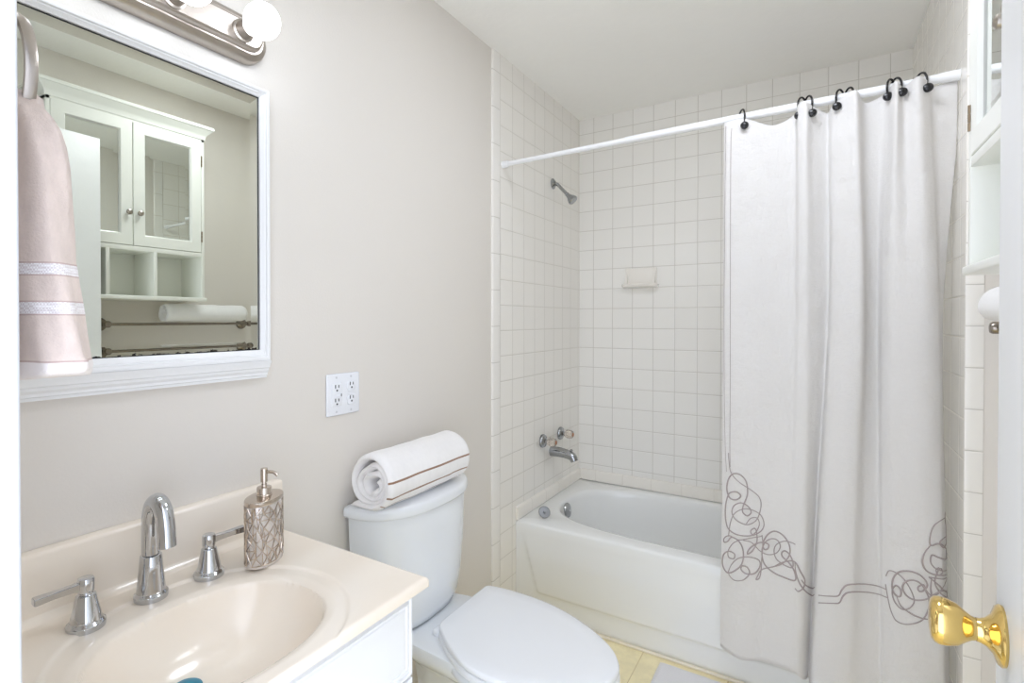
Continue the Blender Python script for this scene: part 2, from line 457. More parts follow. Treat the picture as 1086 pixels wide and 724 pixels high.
lathe(bm, (0.097, -0.405, 0.350), (0.985, 0, 0.17), [(0, 0.0), (0.036, 0.0), (0.037, 0.004), (0.034, 0.009), (0.02, 0.013), (0, 0.014)], 36)
ov = link('overflow_plate', bm, M['dullchrome'], tub); ov['label'] = 'round worn chrome overflow plate'
bm = B(); lathe(bm, (0.111, -0.405, 0.352), (0.985, 0, 0.17), [(0.007, 0), (0.006, 0.003), (0, 0.004)], 16)
link('screw', bm, M['chrome'], ov)
# loose stopper on the rim
st = thing('tub_stopper', (0.098, -0.668, TZ), 'round chrome tub stopper lying on the front left corner of tub rim', 'stopper')
SA = Vector((0.52, -0.62, 0.58)).normalized(); SO = Vector((0.098, -0.668, TZ + 0.0245))
bm = B(); lathe(bm, SO - SA * 0.012, SA, [(0, -0.006), (0.013, -0.006), (0.016, 0.0), (0.018, 0.006), (0.026, 0.009), (0.0275, 0.013), (0.0255, 0.0150), (0.0235, 0.0150), (0.0225, 0.0135), (0.012, 0.0138), (0, 0.0138)], 36)
link('cap', bm, M['stopper'], st)
bm = B(); lathe(bm, SO + SA * 0.0015, SA, [(0.0065, 0), (0.006, 0.004), (0.0078, 0.008), (0.006, 0.011), (0, 0.012)], 20)
link('knob', bm, M['stopper'], st)

# tub filler, valves, shower head
sp = thing('tub_spout', (0, -0.385, 0.626), 'worn chrome tub spout on the tiled wall below the two valves', 'spout')
path = smoothpts([(0.0005, -0.385, 0.632), (0.04, -0.385, 0.633), (0.09, -0.385, 0.628), (0.118, -0.385, 0.618), (0.130, -0.385, 0.598)], 6)
bm = B(); n = len(path); tube(bm, path, [0.026 - 0.006 * (i / n) for i in range(n)], 20)
link('spout_body', bm, M['dullchrome'], sp)
bm = B(); lathe(bm, (0.112, -0.385, 0.636), (0, 0, 1), [(0.003, 0), (0.003, 0.010), (0.0075, 0.012), (0.0075, 0.017), (0.004, 0.020), (0, 0.020)], 16)
link('diverter_knob', bm, M['dullchrome'], sp)
for y, lab in ((-0.492, 'clear acrylic tub valve nearest the toilet, chrome collar'), (-0.278, 'clear acrylic tub valve nearest the back corner, chrome collar')):
    z = 0.706
    t = thing('tub_valve', (0, y, z), lab, 'valve', 'valves above the tub spout')
    bm = B(); lathe(bm, (0.0005, y, z), (1, 0, 0), [(0, 0), (0.033, 0), (0.034, 0.006), (0.030, 0.014), (0.020, 0.020), (0.013, 0.024), (0.012, 0.032)], 32)
    link('escutcheon', bm, M['dullchrome'], t)
    bm = B(); rg = []
    for r, h in [(0.012, 0.030), (0.017, 0.034), (0.022, 0.044), (0.022, 0.058), (0.0185, 0.072), (0.014, 0.075)]:
        rg.append([Vector((h, y + r * (1 + 0.05 * cos(8 * a)) * cos(a), z + r * (1 + 0.05 * cos(8 * a)) * sin(a))) for a in [2 * pi * k / 48 for k in range(48)]])
    loft(bm, rg); link('knob', bm, M['acrylic'], t)
    bm = B(); lathe(bm, (0.0755, y, z), (1, 0, 0), [(0, 0), (0.010, 0), (0.010, 0.003), (0, 0.004)], 20)
    link('index_button', bm, M['index'], t)
sh = thing('shower_fixture', (0, -0.370, 2.016), 'small chrome shower head on a short arm high on left tile wall', 'shower head')
bm = B(); lathe(bm, (0.0005, -0.370, 2.016), (1, 0, 0), [(0, 0), (0.027, 0), (0.027, 0.004), (0.020, 0.010), (0.012, 0.014), (0.010, 0.016)], 32)
link('escutcheon', bm, M['dullchrome'], sh)
bm = B(); tube(bm, smoothpts([(0.008, -0.37, 2.016), (0.026, -0.37, 2.010), (0.045, -0.37, 1.990), (0.082, -0.37, 1.950)], 6), 0.0085, 16); link('arm', bm, M['dullchrome'], sh)
bm = B(); ax = Vector((0.68, 0, -0.73)); lathe(bm, (0.078, -0.37, 1.954), ax, [(0.010, 0), (0.0115, 0.004), (0.0095, 0.008), (0.0115, 0.012), (0.013, 0.020), (0.021, 0.034), (0.0255, 0.046), (0.0255, 0.052), (0.022, 0.056), (0, 0.057)], 28)
link('spray_head', bm, M['dullchrome'], sh)

# soap dish
sd = thing('soap_dish', (0.351, 0, 1.482), 'cream ceramic soap dish set in the back tile wall', 'soap dish')
bm = B()
x0, x1, z0, z1 = 0.272, 0.438, 1.484, 1.592
box(bm, x0, x1, -0.016, 0.0005, z0, z1, 0.006, 3)
link('back_plate', bm, M['dish'], sd)
bm = B(); pf = [(-0.004, 1.488), (-0.030, 1.482), (-0.058, 1.490), (-0.062, 1.500), (-0.056, 1.506), (-0.030, 1.498), (-0.004, 1.502)]
rg = []
for x, k in ((0.262, 0.75), (0.270, 0.97), (0.30, 1.0), (0.40, 1.0), (0.440, 0.97), (0.448, 0.75)):
    rg.append([Vector((x, y * k, z)) for y, z in pf])
loft(bm, rg); link('tray', bm, M['dish'], sd)
for xa in (x0 + 0.004, x1 - 0.016):
    bm = B(); pf = [(-0.012, 1.492), (-0.050, 1.497), (-0.036, 1.53), (-0.016, 1.586)]
    loft(bm, [[Vector((xa, y, z)) for y, z in pf], [Vector((xa + 0.012, y, z)) for y, z in pf]])
    link('side_wing', bm, M['dish'], sd)

# ================================================================== CURTAIN ROD, CURTAIN, RINGS
RY = -0.885
def rodz(x): return 1.9865 + 0.016 * x / XA
rod = thing('shower_curtain_rod', (0.745, RY, 1.995), 'white tension rod across the tub alcove', 'curtain rod')
bm = B(); tube(bm, [(0.012, RY, rodz(0.012)), (0.56, RY, rodz(0.56))], 0.0105, 20); link('thin_tube', bm, M['rod'], rod)
bm = B(); tube(bm, [(0.54, RY, rodz(.54)), (0.543, RY, rodz(.54)), (1.46, RY, rodz(1.46))], [0.0125, 0.0132, 0.0132], 20); link('thick_tube', bm, M['rod'], rod)
for a, b in ((0.0003, 0.028), (XA - 0.0003, XA - 0.045)):
    bm = B(); tube(bm, [(a, RY, rodz(a)), ((a + b) / 2, RY, rodz(a)), (b, RY, rodz(b))], [0.0155, 0.0148, 0.0142], 20); link('end_cap', bm, M['rod'], rod)

YC = -0.900
def onY(px, py, y=YC):
    d = ray(px, py); t = (y - CAM.y) / d.y; p = CAM + d * t; return p.x, p.z
# columns: image x at four heights -> x in the curtain plane; then the pleat depth towards the room at each height
rows_py = (110, 330, 520, 700)
cols = [((768, 767, 766, 764), (0.000, 0.000, 0.000, 0.000)),
        ((774, 773, 772, 770), (0.008, 0.006, 0.006, 0.008)),
        ((790, 790, 789, 787), (0.006, 0.010, 0.014, 0.022)),
        ((820, 816, 812, 808), (-.004, 0.004, 0.008, 0.010)),
        ((842, 840, 836, 830), (-.012, 0.004, 0.012, 0.024)),
        ((847, 848, 845, 843), (0.020, 0.020, 0.022, 0.030)),
        ((855, 856, 854, 850), (0.032, 0.024, 0.022, 0.022)),
        ((862, 866, 861, 855), (0.006, 0.004, 0.000, 0.000)),
        ((877, 878, 868, 859), (-.020, -.018, -.022, -.026)),
        ((883, 882, 872, 863), (0.002, 0.016, 0.022, 0.020)),
        ((898, 897, 887, 880), (0.022, 0.040, 0.042, 0.040)),
        ((908, 913, 905, 898), (0.034, 0.044, 0.040, 0.040)),
        ((917, 920, 916, 912), (-.010, 0.000, 0.012, 0.024)),
        ((933, 931, 931, 931), (-.018, -.018, -.006, 0.010)),
        ((942, 936, 936, 938), (-.004, 0.010, 0.012, 0.018)),
        ((949, 945, 946, 950), (0.034, 0.034, 0.030, 0.032)),
        ((958, 962, 962, 966), (0.010, 0.040, 0.038, 0.040)),
        ((972, 980, 980, 983), (0.032, 0.042, 0.038, 0.034)),
        ((983, 993, 996, 999), (0.010, 0.020, 0.020, 0.020)),
        ((990, 998, 1001, 1005), (-.012, -.012, -.010, -.010)),
        ((1004, 1001, 1003.5, 1008), (-.020, -.026, -.024, -.022)),
        ((1023, 1003, 1005, 1010), (-.026, -.040, -.036, -.034))]
zr = [onY(900, py)[1] for py in rows_py]
def cubic(xs, ys, x):
    # monotone-ish Catmull-Rom on given knots
    if x <= xs[0]: i = 0
    elif x >= xs[-1]: i = len(xs) - 2
    else: i = max(k for k in range(len(xs) - 1) if xs[k] <= x)
    h = xs[i + 1] - xs[i]; t = (x - xs[i]) / h
    t = min(max(t, -0.35), 1.35)
    def sl(k):
        if k == 0: return (ys[1] - ys[0]) / (xs[1] - xs[0])
        if k == len(xs) - 1: return (ys[-1] - ys[-2]) / (xs[-1] - xs[-2])
        return (ys[k + 1] - ys[k - 1]) / (xs[k + 1] - xs[k - 1])
    m0, m1 = sl(i) * h, sl(i + 1) * h
    return ys[i] * (2 * t ** 3 - 3 * t * t + 1) + m0 * (t ** 3 - 2 * t * t + t) + ys[i + 1] * (3 * t * t - 2 * t ** 3) + m1 * (t ** 3 - t * t)
zk = zr[::-1]
cx = [[onY(p, py)[0] for p, py in zip(c[0], rows_py)][::-1] for c in cols]
cy = [[-v for v in c[1]][::-1] for c in cols]
NC = len(cols)
topz = [1.984, 1.984, 1.984, 1.948, 1.972, 1.992, 1.992, 1.984, 1.962, 1.975, 1.996, 1.996, 1.970, 1.980, 1.994, 2.002, 1.988, 2.004, 1.994, 1.980, 1.988, 1.990]
botz = [0.186, 0.178, 0.172, 0.180, 0.190, 0.188, 0.172, 0.160, 0.156, 0.152, 0.150, 0.150, 0.152, 0.155, 0.158, 0.15, 0.15, 0.15, 0.15, 0.15, 0.15, 0.15]
def curtain_pt(s, t):
    """s in column units, t 0 bottom .. 1 top"""
    ks = list(range(NC))
    zb = cubic(ks, botz, s); zt = cubic(ks, topz, s); z = zb + (zt - zb) * t
    xs = [cubic(zk, c, z) for c in cx]; ys = [cubic(zk, c, z) for c in cy]
    x = cubic(ks, xs, s); y = YC + cubic(ks, ys, s)
    y += 0.0035 * noise.noise(Vector((x * 9, z * 3.0, 3.1))) + 0.0016 * noise.noise(Vector((x * 30, z * 14, 8.0)))
    return Vector((min(x, XA - 0.004), y, z))
cur = thing('shower_curtain', (1.19, YC, 0.15), 'white linen shower curtain with taupe scroll embroidery pulled to the right', 'shower curtain')
bm = B(); NS, NTT = (NC - 1) * 9, 110
gr = [[bm.verts.new(curtain_pt(i * (NC - 1) / NS, j / NTT)) for j in range(NTT + 1)] for i in range(NS + 1)]
for i in range(NS):
    for j in range(NTT): bm.faces.new((gr[i][j], gr[i + 1][j], gr[i + 1][j + 1], gr[i][j + 1]))
bm.normal_update(); bvh = BVHTree.FromBMesh(bm)
cl = link('cloth', bm, M['linen'], cur, sharp=180)
md = cl.modifiers.new('thickness', 'SOLIDIFY'); md.thickness = 0.0016; md.offset = 0
def stick(pts, lift=0.0022):
    """threads run over the cloth: each point is dropped onto it"""
    out = []
    for px, py in pts:
        d = ray(px, py).normalized(); h = bvh.ray_cast(CAM, d)
        if h[0] is not None: out.append(h[0] - d * lift)
    return out
def Z1(pts): return [(755 + x * 130 / 588, 480 + y * 160 / 724) for x, y in pts]
def Z2(pts): return [(880 + x * 140 / 634, 520 + y * 160 / 724) for x, y in pts]
def thread(pts, r=0.0013, n=8, rv=None):
    P = smoothpts([(a, b, 0) for a, b in pts], n); q = stick([(p.x, p.y) for p in P])
    if len(q) < 3: return
    rs = [r * (1 + (rv or 0) * sin(pi * i / len(q)) ** 2) for i in range(len(q))]
    bm = B(); tube(bm, q, rs, 6)
    return bm
E1 = [  # left corner scrolls
    [(80, 0), (82, 40), (92, 95), (130, 140), (190, 180), (228, 215), (235, 260), (215, 320), (170, 345), (120, 325), (97, 290), (105, 255), (140, 240), (175, 258), (188, 285), (170, 302), (148, 285), (150, 255), (170, 200), (165, 140), (135, 105), (100, 102), (78, 130), (72, 175), (85, 215), (115, 225), (138, 208), (120, 188), (90, 190), (75, 210), (65, 260), (66, 320), (80, 365), (120, 392), (180, 398), (230, 380), (250, 345), (235, 300), (195, 275), (150, 270), (110, 290), (90, 330), (82, 380), (80, 400)],
    [(165, 340), (185, 315), (215, 312), (228, 340), (215, 375), (195, 392), (186, 375), (205, 362), (215, 385), (215, 430), (195, 470), (170, 485), (180, 460), (215, 435), (248, 430), (272, 440), (268, 460), (250, 462), (245, 435), (265, 395), (300, 376), (340, 395), (370, 440), (372, 490), (340, 530), (300, 545), (240, 560), (220, 590), (212, 608), (228, 600), (236, 560), (240, 500), (245, 440), (240, 395)],
    [(240, 400), (190, 408), (130, 418), (85, 398), (60, 408), (58, 428), (75, 425), (95, 405), (130, 425), (150, 470), (145, 530), (110, 565), (75, 575), (52, 540), (55, 490), (80, 472), (108, 485), (105, 508), (80, 500), (78, 470), (100, 435), (135, 418)],
    [(80, 570), (85, 590), (110, 612), (150, 610), (180, 580), (170, 550), (145, 542), (140, 560), (165, 580), (205, 578), (230, 545), (225, 515), (180, 500), (130, 505), (95, 535), (78, 572)],
    [(150, 420), (190, 430), (230, 470), (270, 488), (310, 480), (328, 450), (315, 420), (285, 412), (255, 430), (240, 470), (250, 530), (290, 570), (340, 595), (398, 612), (396, 570), (372, 530), (340, 500), (335, 480), (350, 470), (370, 485), (388, 520), (385, 550), (350, 540), (310, 510), (298, 470), (310, 440), (345, 424), (380, 430), (400, 440)],
    [(300, 545), (340, 525), (395, 522), (425, 570), (445, 610), (440, 645), (415, 665), (398, 650)],
]
E1b = [[(398, 525), (402, 570), (420, 625), (450, 665), (480, 685), (492, 680)],
       [(430, 610), (450, 635), (480, 650), (494, 645)]]
DL = [[(868, 631), (880, 632), (889, 631.5), (893, 625), (899, 620), (915, 619), (930, 621), (940, 625)],
      [(868, 639), (882, 639.5), (890, 639), (894, 632), (900, 628), (915, 627.5), (930, 629.5), (942, 634)]]
E2 = [
    [(270, 410), (285, 385), (320, 395), (360, 430), (395, 490), (405, 535), (380, 565), (345, 568), (310, 530), (300, 480), (318, 455), (340, 475), (340, 505), (320, 505), (300, 470), (305, 420), (335, 390), (390, 388), (440, 410), (468, 450), (450, 480), (428, 482), (425, 462), (450, 452), (460, 475), (490, 505), (520, 495), (545, 460), (560, 420), (540, 425), (475, 415)],
    [(268, 450), (280, 520), (295, 580), (320, 625), (370, 642), (430, 630), (460, 600), (478, 550), (470, 500), (440, 450), (400, 430), (360, 440), (350, 470), (370, 505), (410, 525), (460, 522), (500, 500), (545, 480), (570, 500), (560, 512), (530, 490), (505, 440), (520, 385), (535, 375), (540, 395), (520, 405), (510, 380), (525, 370)],
    [(320, 500), (340, 550), (390, 590), (440, 612), (490, 620)],
    [(565, 55), (552, 110), (555, 170), (565, 215), (550, 270), (535, 265), (530, 245), (550, 225), (562, 220)],
    [(568, 120), (545, 135), (500, 170), (482, 220), (485, 262), (520, 255), (550, 270), (570, 310), (555, 330), (520, 320), (490, 310), (485, 345), (510, 375), (550, 385), (570, 375)],
    [(485, 262), (455, 300), (445, 345), (465, 385), (510, 405), (555, 405), (575, 385)],
    [(490, 420), (485, 470), (492, 510), (498, 540)], [(478, 418), (520, 450), (550, 480), (575, 470), (572, 430)],
]
EB = B()
def addthread(pts, r=0.0015, rv=0.6):
    b = thread(pts, r, 8, rv)
    if b:
        me = bpy.data.meshes.new('tmp'); b.to_mesh(me); b.free(); EB.from_mesh(me); bpy.data.meshes.remove(me)
for p in E1: addthread(Z1(p))
for p in E1b: addthread(Z1(p))
for p in DL: addthread(p)
for p in E2: addthread(Z2(p))
addthread([(770, 136), (769.5, 150), (768, 300), (768, 400), (769, 470), (770.5, 500)], 0.0007, 0)
addthread([(776, 136), (775, 165), (774.5, 300), (774.5, 400), (774, 470), (774.5, 495)], 0.0009, 0)
e = link('embroidery', EB, M['thread'], cur, sharp=180); e['label'] = 'taupe looping scroll embroidery and twin hem lines'

# rings: hook over the rod and a round black ball in front of the cloth
ring_cols = [(789.5, 134, 'leftmost black curtain ring, at the free left edge of the curtain'),
             (846.5, 123, 'second black curtain ring from left, half hidden behind a fold'),
             (861, 121, 'third black curtain ring from left, beside the narrow fold'),
             (887, 114, 'fourth black curtain ring from left, ball in front of a flat pleat'),
             (905, 108, 'fifth black curtain ring from left, its hook top behind wide fold'),
             (941, 103, 'sixth black curtain ring from left, close before the next hook'),
             (956, 99, 'seventh black curtain ring from left, large ball between two folds'),
             (983, 94.5, 'rightmost black curtain ring, nearest the cabinet')]
RROT = {789.5: 1, 846.5: -1, 861: 1, 887: -1, 905: 1, 941: -1, 956: 1, 983: 1}
for px, py, lab in ring_cols:
    d = ray(px, py); h = bvh.ray_cast(CAM, d.normalized())
    x, z = onY(px, py, -0.905); fz = rodz(x)
    hid = px in (846.5, 905, 941)
    y = -0.912 if not hid else -0.903
    if h[0] is not None and not hid: y = h[0].y - 0.003; x = h[0].x; z = h[0].z
    t = thing('curtain_ring', (x, RY, fz + 0.02), lab, 'curtain ring', 'black rings on the shower rod')
    yb = min(y, -0.898); q = RROT[px]
    def hk(a, b): return (x - q * 0.55 * (a - (RY - 0.020)), a, b)
    pts = [hk(RY + 0.016, fz - 0.026), hk(RY + 0.020, fz - 0.010), hk(RY + 0.019, fz + 0.008), hk(RY + 0.010, fz + 0.021), hk(RY - 0.002, fz + 0.0255), hk(RY - 0.014, fz + 0.019), hk(min(RY - 0.0215, yb + 0.012), fz + 0.002), (x, min(RY - 0.020, yb + 0.006), (fz + z) / 2), (x, yb + 0.002, z + 0.008), (x, yb, z)]
    bm = B(); tube(bm, smoothpts(pts, 6), 0.0030, 10); link('hook', bm, M['black'], t)
    bm = B(); lathe(bm, (x, yb + 0.002, z), (0.15, -1, 0.05), [(0, -0.001), (0.008, 0.0), (0.0122, 0.005), (0.0128, 0.010), (0.0105, 0.0155), (0.005, 0.0185), (0, 0.019)], 24)
    link('ball', bm, M['black'], t)

# ================================================================== TOILET
TY = -1.55
TYT = -1.562
to = thing('toilet', (0.35, TY, 0), 'white two-piece toilet between the vanity and the tub', 'toilet')
def tank_ring(z, yw, xb, D, n=56, p=2.5):
    """plan of the tank: flat back at xb, one smooth bulged front of depth D"""
    out = []
    for k in range(n + 1):
        t = -pi / 2 + pi * k / n
        out.append(Vector((xb + D * sse(cos(t), 2 / p) if 0 < k < n else xb, TYT + (yw + 0.012) * sse(sin(t), 2 / p), z)))
    for k in range(1, 12): out.append(Vector((xb, TYT + (yw + 0.012) * (1 - 2 * k / 12), z)))
    return out
bm = B()
loft(bm, [tank_ring(0.379, 0.176, 0.022, 0.118), tank_ring(0.384, 0.186, 0.020, 0.128), tank_ring(0.41, 0.197, 0.018, 0.140), tank_ring(0.47, 0.207, 0.016, 0.150), tank_ring(0.58, 0.218, 0.014, 0.160), tank_ring(0.737, 0.224, 0.012, 0.166)])
link('tank', bm, M['porc'], to, sharp=50)
bm = B()
loft(bm, [tank_ring(0.737, 0.228, 0.008, 0.174), tank_ring(0.739, 0.234, 0.006, 0.181), tank_ring(0.745, 0.236, 0.005, 0.184), tank_ring(0.760, 0.236, 0.005, 0.184), tank_ring(0.768, 0.233, 0.006, 0.181), tank_ring(0.772, 0.225, 0.010, 0.172)])
link('tank_lid', bm, M['porc'], to, sharp=60)
bm = B(); loft(bm, [tank_ring(0.3745, 0.170, 0.024, 0.112), tank_ring(0.3795, 0.170, 0.024, 0.112)]); link('tank_gasket', bm, M['dark'], to)
# lid outline, clockwise from the hinge side
outl = [(0.213, -1.400), (0.216, -1.364), (0.24, -1.354), (0.31, -1.345), (0.394, -1.346), (0.475, -1.358), (0.556, -1.386), (0.635, -1.428), (0.692, -1.474), (0.723, -1.522), (0.731, -1.560), (0.722, -1.602), (0.690, -1.650), (0.635, -1.699), (0.56, -1.737), (0.474, -1.752), (0.382, -1.742), (0.305, -1.704), (0.245, -1.660), (0.220, -1.636), (0.213, -1.60), (0.212, -1.50)]
OL = smoothpts([(a, b, 0) for a, b in outl], 6, True)
def lev(poly, z): return [Vector((p.x, p.y, z)) for p in poly]
def seat_shape(z0, z1, r, grow=0.0, dome=0.0):
    base = offset2(OL, -grow); rg = [lev(offset2(base, r), z0), lev(base, z0 + r * 0.8), lev(base, z1 - r), lev(offset2(base, r * 0.35), z1 - r * 0.3), lev(offset2(base, r), z1)]
    c = Vector((0.47, -1.55, 0))
    for k in (0.8, 0.5, 0.2): rg.append([Vector((c.x + (p.x - c.x) * k, c.y + (p.y - c.y) * k, z1 + dome * (1 - k))) for p in offset2(base, r)])
    b = B(); loft(b, rg); return b
link('lid', seat_shape(0.392, 0.411, 0.006, 0.0, 0.003), M['lid'], to, sharp=50)
link('seat', seat_shape(0.3695, 0.3895, 0.006, 0.0015), M['lid'], to, sharp=50)
bm = B()
for yy in (TY - 0.075, TY + 0.085):
    bm = B(); box(bm, 0.196, 0.222, yy - 0.017, yy + 0.017, 0.370, 0.392, 0.007, 3); link('hinge', bm, M['lid'], to)
# bowl: rim + deck tapering to a foot
def bowl_ring(z, k, xs, back, wy, drop=0):
    out = []
    c = Vector((0.45, -1.55, 0)); P = offset2(OL, -0.006)
    for p in P: out.append(Vector((c.x + xs + (p.x - c.x) * k, c.y + (p.y - c.y) * k * wy, z)))
    return out
bm = B()
loft(bm, [bowl_ring(0.0, 0.60, -0.06, 0, 0.62), bowl_ring(0.02, 0.60, -0.06, 0, 0.62), bowl_ring(0.05, 0.55, -0.06, 0, 0.56), bowl_ring(0.12, 0.56, -0.05, 0, 0.58), bowl_ring(0.20, 0.64, -0.035, 0, 0.66), bowl_ring(0.28, 0.80, -0.015, 0, 0.80), bowl_ring(0.325, 0.93, -0.004, 0, 0.94), bowl_ring(0.35, 0.985, 0, 0, 1.0), bowl_ring(0.364, 0.98, 0, 0, 0.99), bowl_ring(0.368, 0.95, 0, 0, 0.96)])
link('bowl', bm, M['porc'], to, sharp=60)
def deck(z, g, w0=0.128, w1=0.165):
    q = [(0.030, TY - w0 + 0.0), (0.022, TY - w0 + 0.012), (0.022, TY + w0 - 0.012), (0.030, TY + w0), (0.16, TY + w0 + 0.03), (0.30, TY + w1), (0.42, TY + w1 + 0.01), (0.42, TY - w1 - 0.01), (0.30, TY - w1), (0.16, TY - w0 - 0.03)]
    c = Vector((0.2, TY, 0))
    return [Vector((c.x + (x - c.x) * g, c.y + (y - c.y) * g, z)) for x, y in q]
bm = B(); loft(bm, [deck(0.0, 0.50), deck(0.16, 0.46), deck(0.25, 0.52), deck(0.295, 0.74), deck(0.322, 0.93), deck(0.340, 0.99), deck(0.352, 1.0), deck(0.366, 1.0), deck(0.372, 0.985), deck(0.3745, 0.95)])
link('deck', bm, M['porc'], to, sharp=40)
bm = B(); lathe(bm, (0.30, -1.665, 0.0), (0, 0, 1), [(0.020, 0), (0.022, 0.012), (0.016, 0.026), (0.0, 0.031)], 20); link('bolt_cap', bm, M['lid'], to)

# ------------------------------------------------------------------ rolled towels
def rolled(name, label, o, axis_len, R, mat, turns=3.1, th=0.0125, tail=0.06, ang0=-0.5 * pi, hand=1, squash=1.0, seed=1, group=None, loose=0.0, slant=0.0):
    """axis along +y from o (near end, centre height). Spiral of thick cloth, free edge tucked under."""
    t = thing(name, (o[0], o[1] + axis_len / 2, o[2] - R), label, 'towel', group)
    N = 150; cv = []
    r0 = R - turns * th * 1.02
    for i in range(N + 1):
        f = i / N; a = ang0 - hand * (1 - f) * turns * 2 * pi; r = max(0.003, r0 + (R - r0 - th * 0.5) * f)
        lo = loose * (1 - f) ** 0.6 * min(1, 3 * (1 - f))
        r *= 1 + lo * (0.16 * sin(2 * a + 0.8) + 0.10 * sin(3.3 * a + 2.0))
        cv.append(Vector((cos(a) * r + lo * 0.010, 0, sin(a) * r * squash - lo * 0.016)))
    if tail:
        last = cv[-1]; d = Vector((hand, 0, 0))
        for k in range(1, 13):
            cv.append(last + d * tail * k / 12 + Vector((0, 0, 0.002 * sin(k / 12 * pi))))
    n = len(cv); NL = 30; bm = B(); uvl = bm.loops.layers.uv.new('UVMap'); cum = [0]
    for i in range(1, n): cum.append(cum[-1] + (cv[i] - cv[i - 1]).length)
    def nor(i):
        q = (cv[min(i + 1, n - 1)] - cv[max(i - 1, 0)]).normalized(); return Vector((q.z, 0, -q.x)) * hand
    outer, inner = [], []
    for j in range(NL + 1):
        g = j / NL; e = min(g, 1 - g) * axis_len; sh = th * 0.5 * sqrt(max(0.02, 1 - max(0, 1 - e / (th * 0.6)) ** 2))
        ro, ri = [], []
        for i in range(n):
            yy = g * axis_len + 0.006 * noise.noise(Vector((i * 0.06, seed, 0))) * (1 if g < .5 else -1) * (1 if min(g, 1 - g) < 0.2 else 0.3)
            if g < 0.5: yy += 0.010 * (0.5 - cum[i] / cum[-1]) * (1 - 2 * g)
            w = noise.noise(Vector((cv[i].x * 14, g * axis_len * 11, cv[i].z * 14 + seed))) * 0.0060 + noise.noise(Vector((cv[i].x * 45, g * axis_len * 40, cv[i].z * 45 + seed))) * 0.0012
            c = Vector(o) + cv[i] + Vector((slant * (g - 0.5), yy, 0)); k = nor(i)
            tp = 1.0 if i < n - 4 else (n - i) / 5 + 0.25
            ro.append(bm.verts.new(c + k * (sh * tp + w * (cum[i] / cum[-1])))); ri.append(bm.verts.new(c - k * sh * tp))
        outer.append(ro); inner.append(ri)
    def q(vs, us):
        f = bm.faces.new(vs)
        for lp, u in zip(f.loops, us): lp[uvl].uv = ((1 - u) * cum[-1] if max(us) > 0 else 9.0, 0.5)
    for j in range(NL):
        for i in range(n - 1):
            u0, u1 = cum[i] / cum[-1], cum[i + 1] / cum[-1]
            q((outer[j][i], outer[j][i + 1], outer[j + 1][i + 1], outer[j + 1][i]), (u0, u1, u1, u0))
            q((inner[j][i], inner[j + 1][i], inner[j + 1][i + 1], inner[j][i + 1]), (0, 0, 0, 0))
        for i in (0, n - 1): q((outer[j][i], outer[j + 1][i], inner[j + 1][i], inner[j][i]), (0, 0, 0, 0))
    for j in (0, NL):
        for i in range(n - 1): q((outer[j][i], outer[j][i + 1], inner[j][i + 1], inner[j][i]), (0, 0, 0, 0))
    link('towel_roll', bm, mat, t, sharp=75)
    return t
rolled('rolled_towel', 'white rolled towel with three brown stripes lying on the toilet tank', (0.100, -1.804, 0.7725 + 0.086), 0.390, 0.0880, M['stripe'], 3.35, 0.0195, 0.075, -0.46 * pi, -1, 0.98, 2, None, 1.0)

# ================================================================== VANITY
VX, VY0, VY1, VZ = 0.488, YN, -2.026, 0.785
va = thing('vanity_cabinet', (0.24, -2.36, 0), 'white bathroom vanity cabinet under the cream sink top', 'cabinet')
bm = B(); ZB = VZ - 0.022
box(bm, 0.432, 0.448, VY0 + 0.004, -2.042, 0.09, ZB, 0.001); box(bm, -0.006, 0.432, -2.058, -2.042, 0.09, ZB); box(bm, -0.006, 0.432, VY0 + 0.004, VY0 + 0.020, 0.09, ZB)
box(bm, -0.006, 0.432, VY0 + 0.020, -2.058, 0.09, 0.106); box(bm, 0.374, 0.39, VY0 + 0.004, -2.05, 0.0, 0.09); box(bm, -0.006, 0.374, -2.066, -2.05, 0.0, 0.09)
link('body', bm, M['vanity'], va)
def routed(x, y0, y1, z0, z1):
    """cabinet front with a stepped, routed edge"""
    def rect(ins, xx): return [Vector((xx, y0 + ins, z0 + ins)), Vector((xx, y1 - ins, z0 + ins)), Vector((xx, y1 - ins, z1 - ins)), Vector((xx, y0 + ins, z1 - ins))]
    b = B(); loft(b, [rect(0, x), rect(0, x + 0.012), rect(0.004, x + 0.0155), rect(0.008, x + 0.0155), rect(0.010, x + 0.0125), rect(0.014, x + 0.0125), rect(0.018, x + 0.0175), rect(0.022, x + 0.0175), rect(0.024, x + 0.015), rect(0.027, x + 0.0165), rect(0.030, x + 0.0165)]); return b
link('drawer_front', routed(0.449, VY0 + 0.014, -2.047, 0.585, 0.757), M['vanity'], va, sharp=25)
for a, b in ((VY0 + 0.014, -2.384), (-2.380, -2.047)):
    dd = link('door', routed(0.449, a, b, 0.10, 0.579), M['vanity'], va, sharp=25)
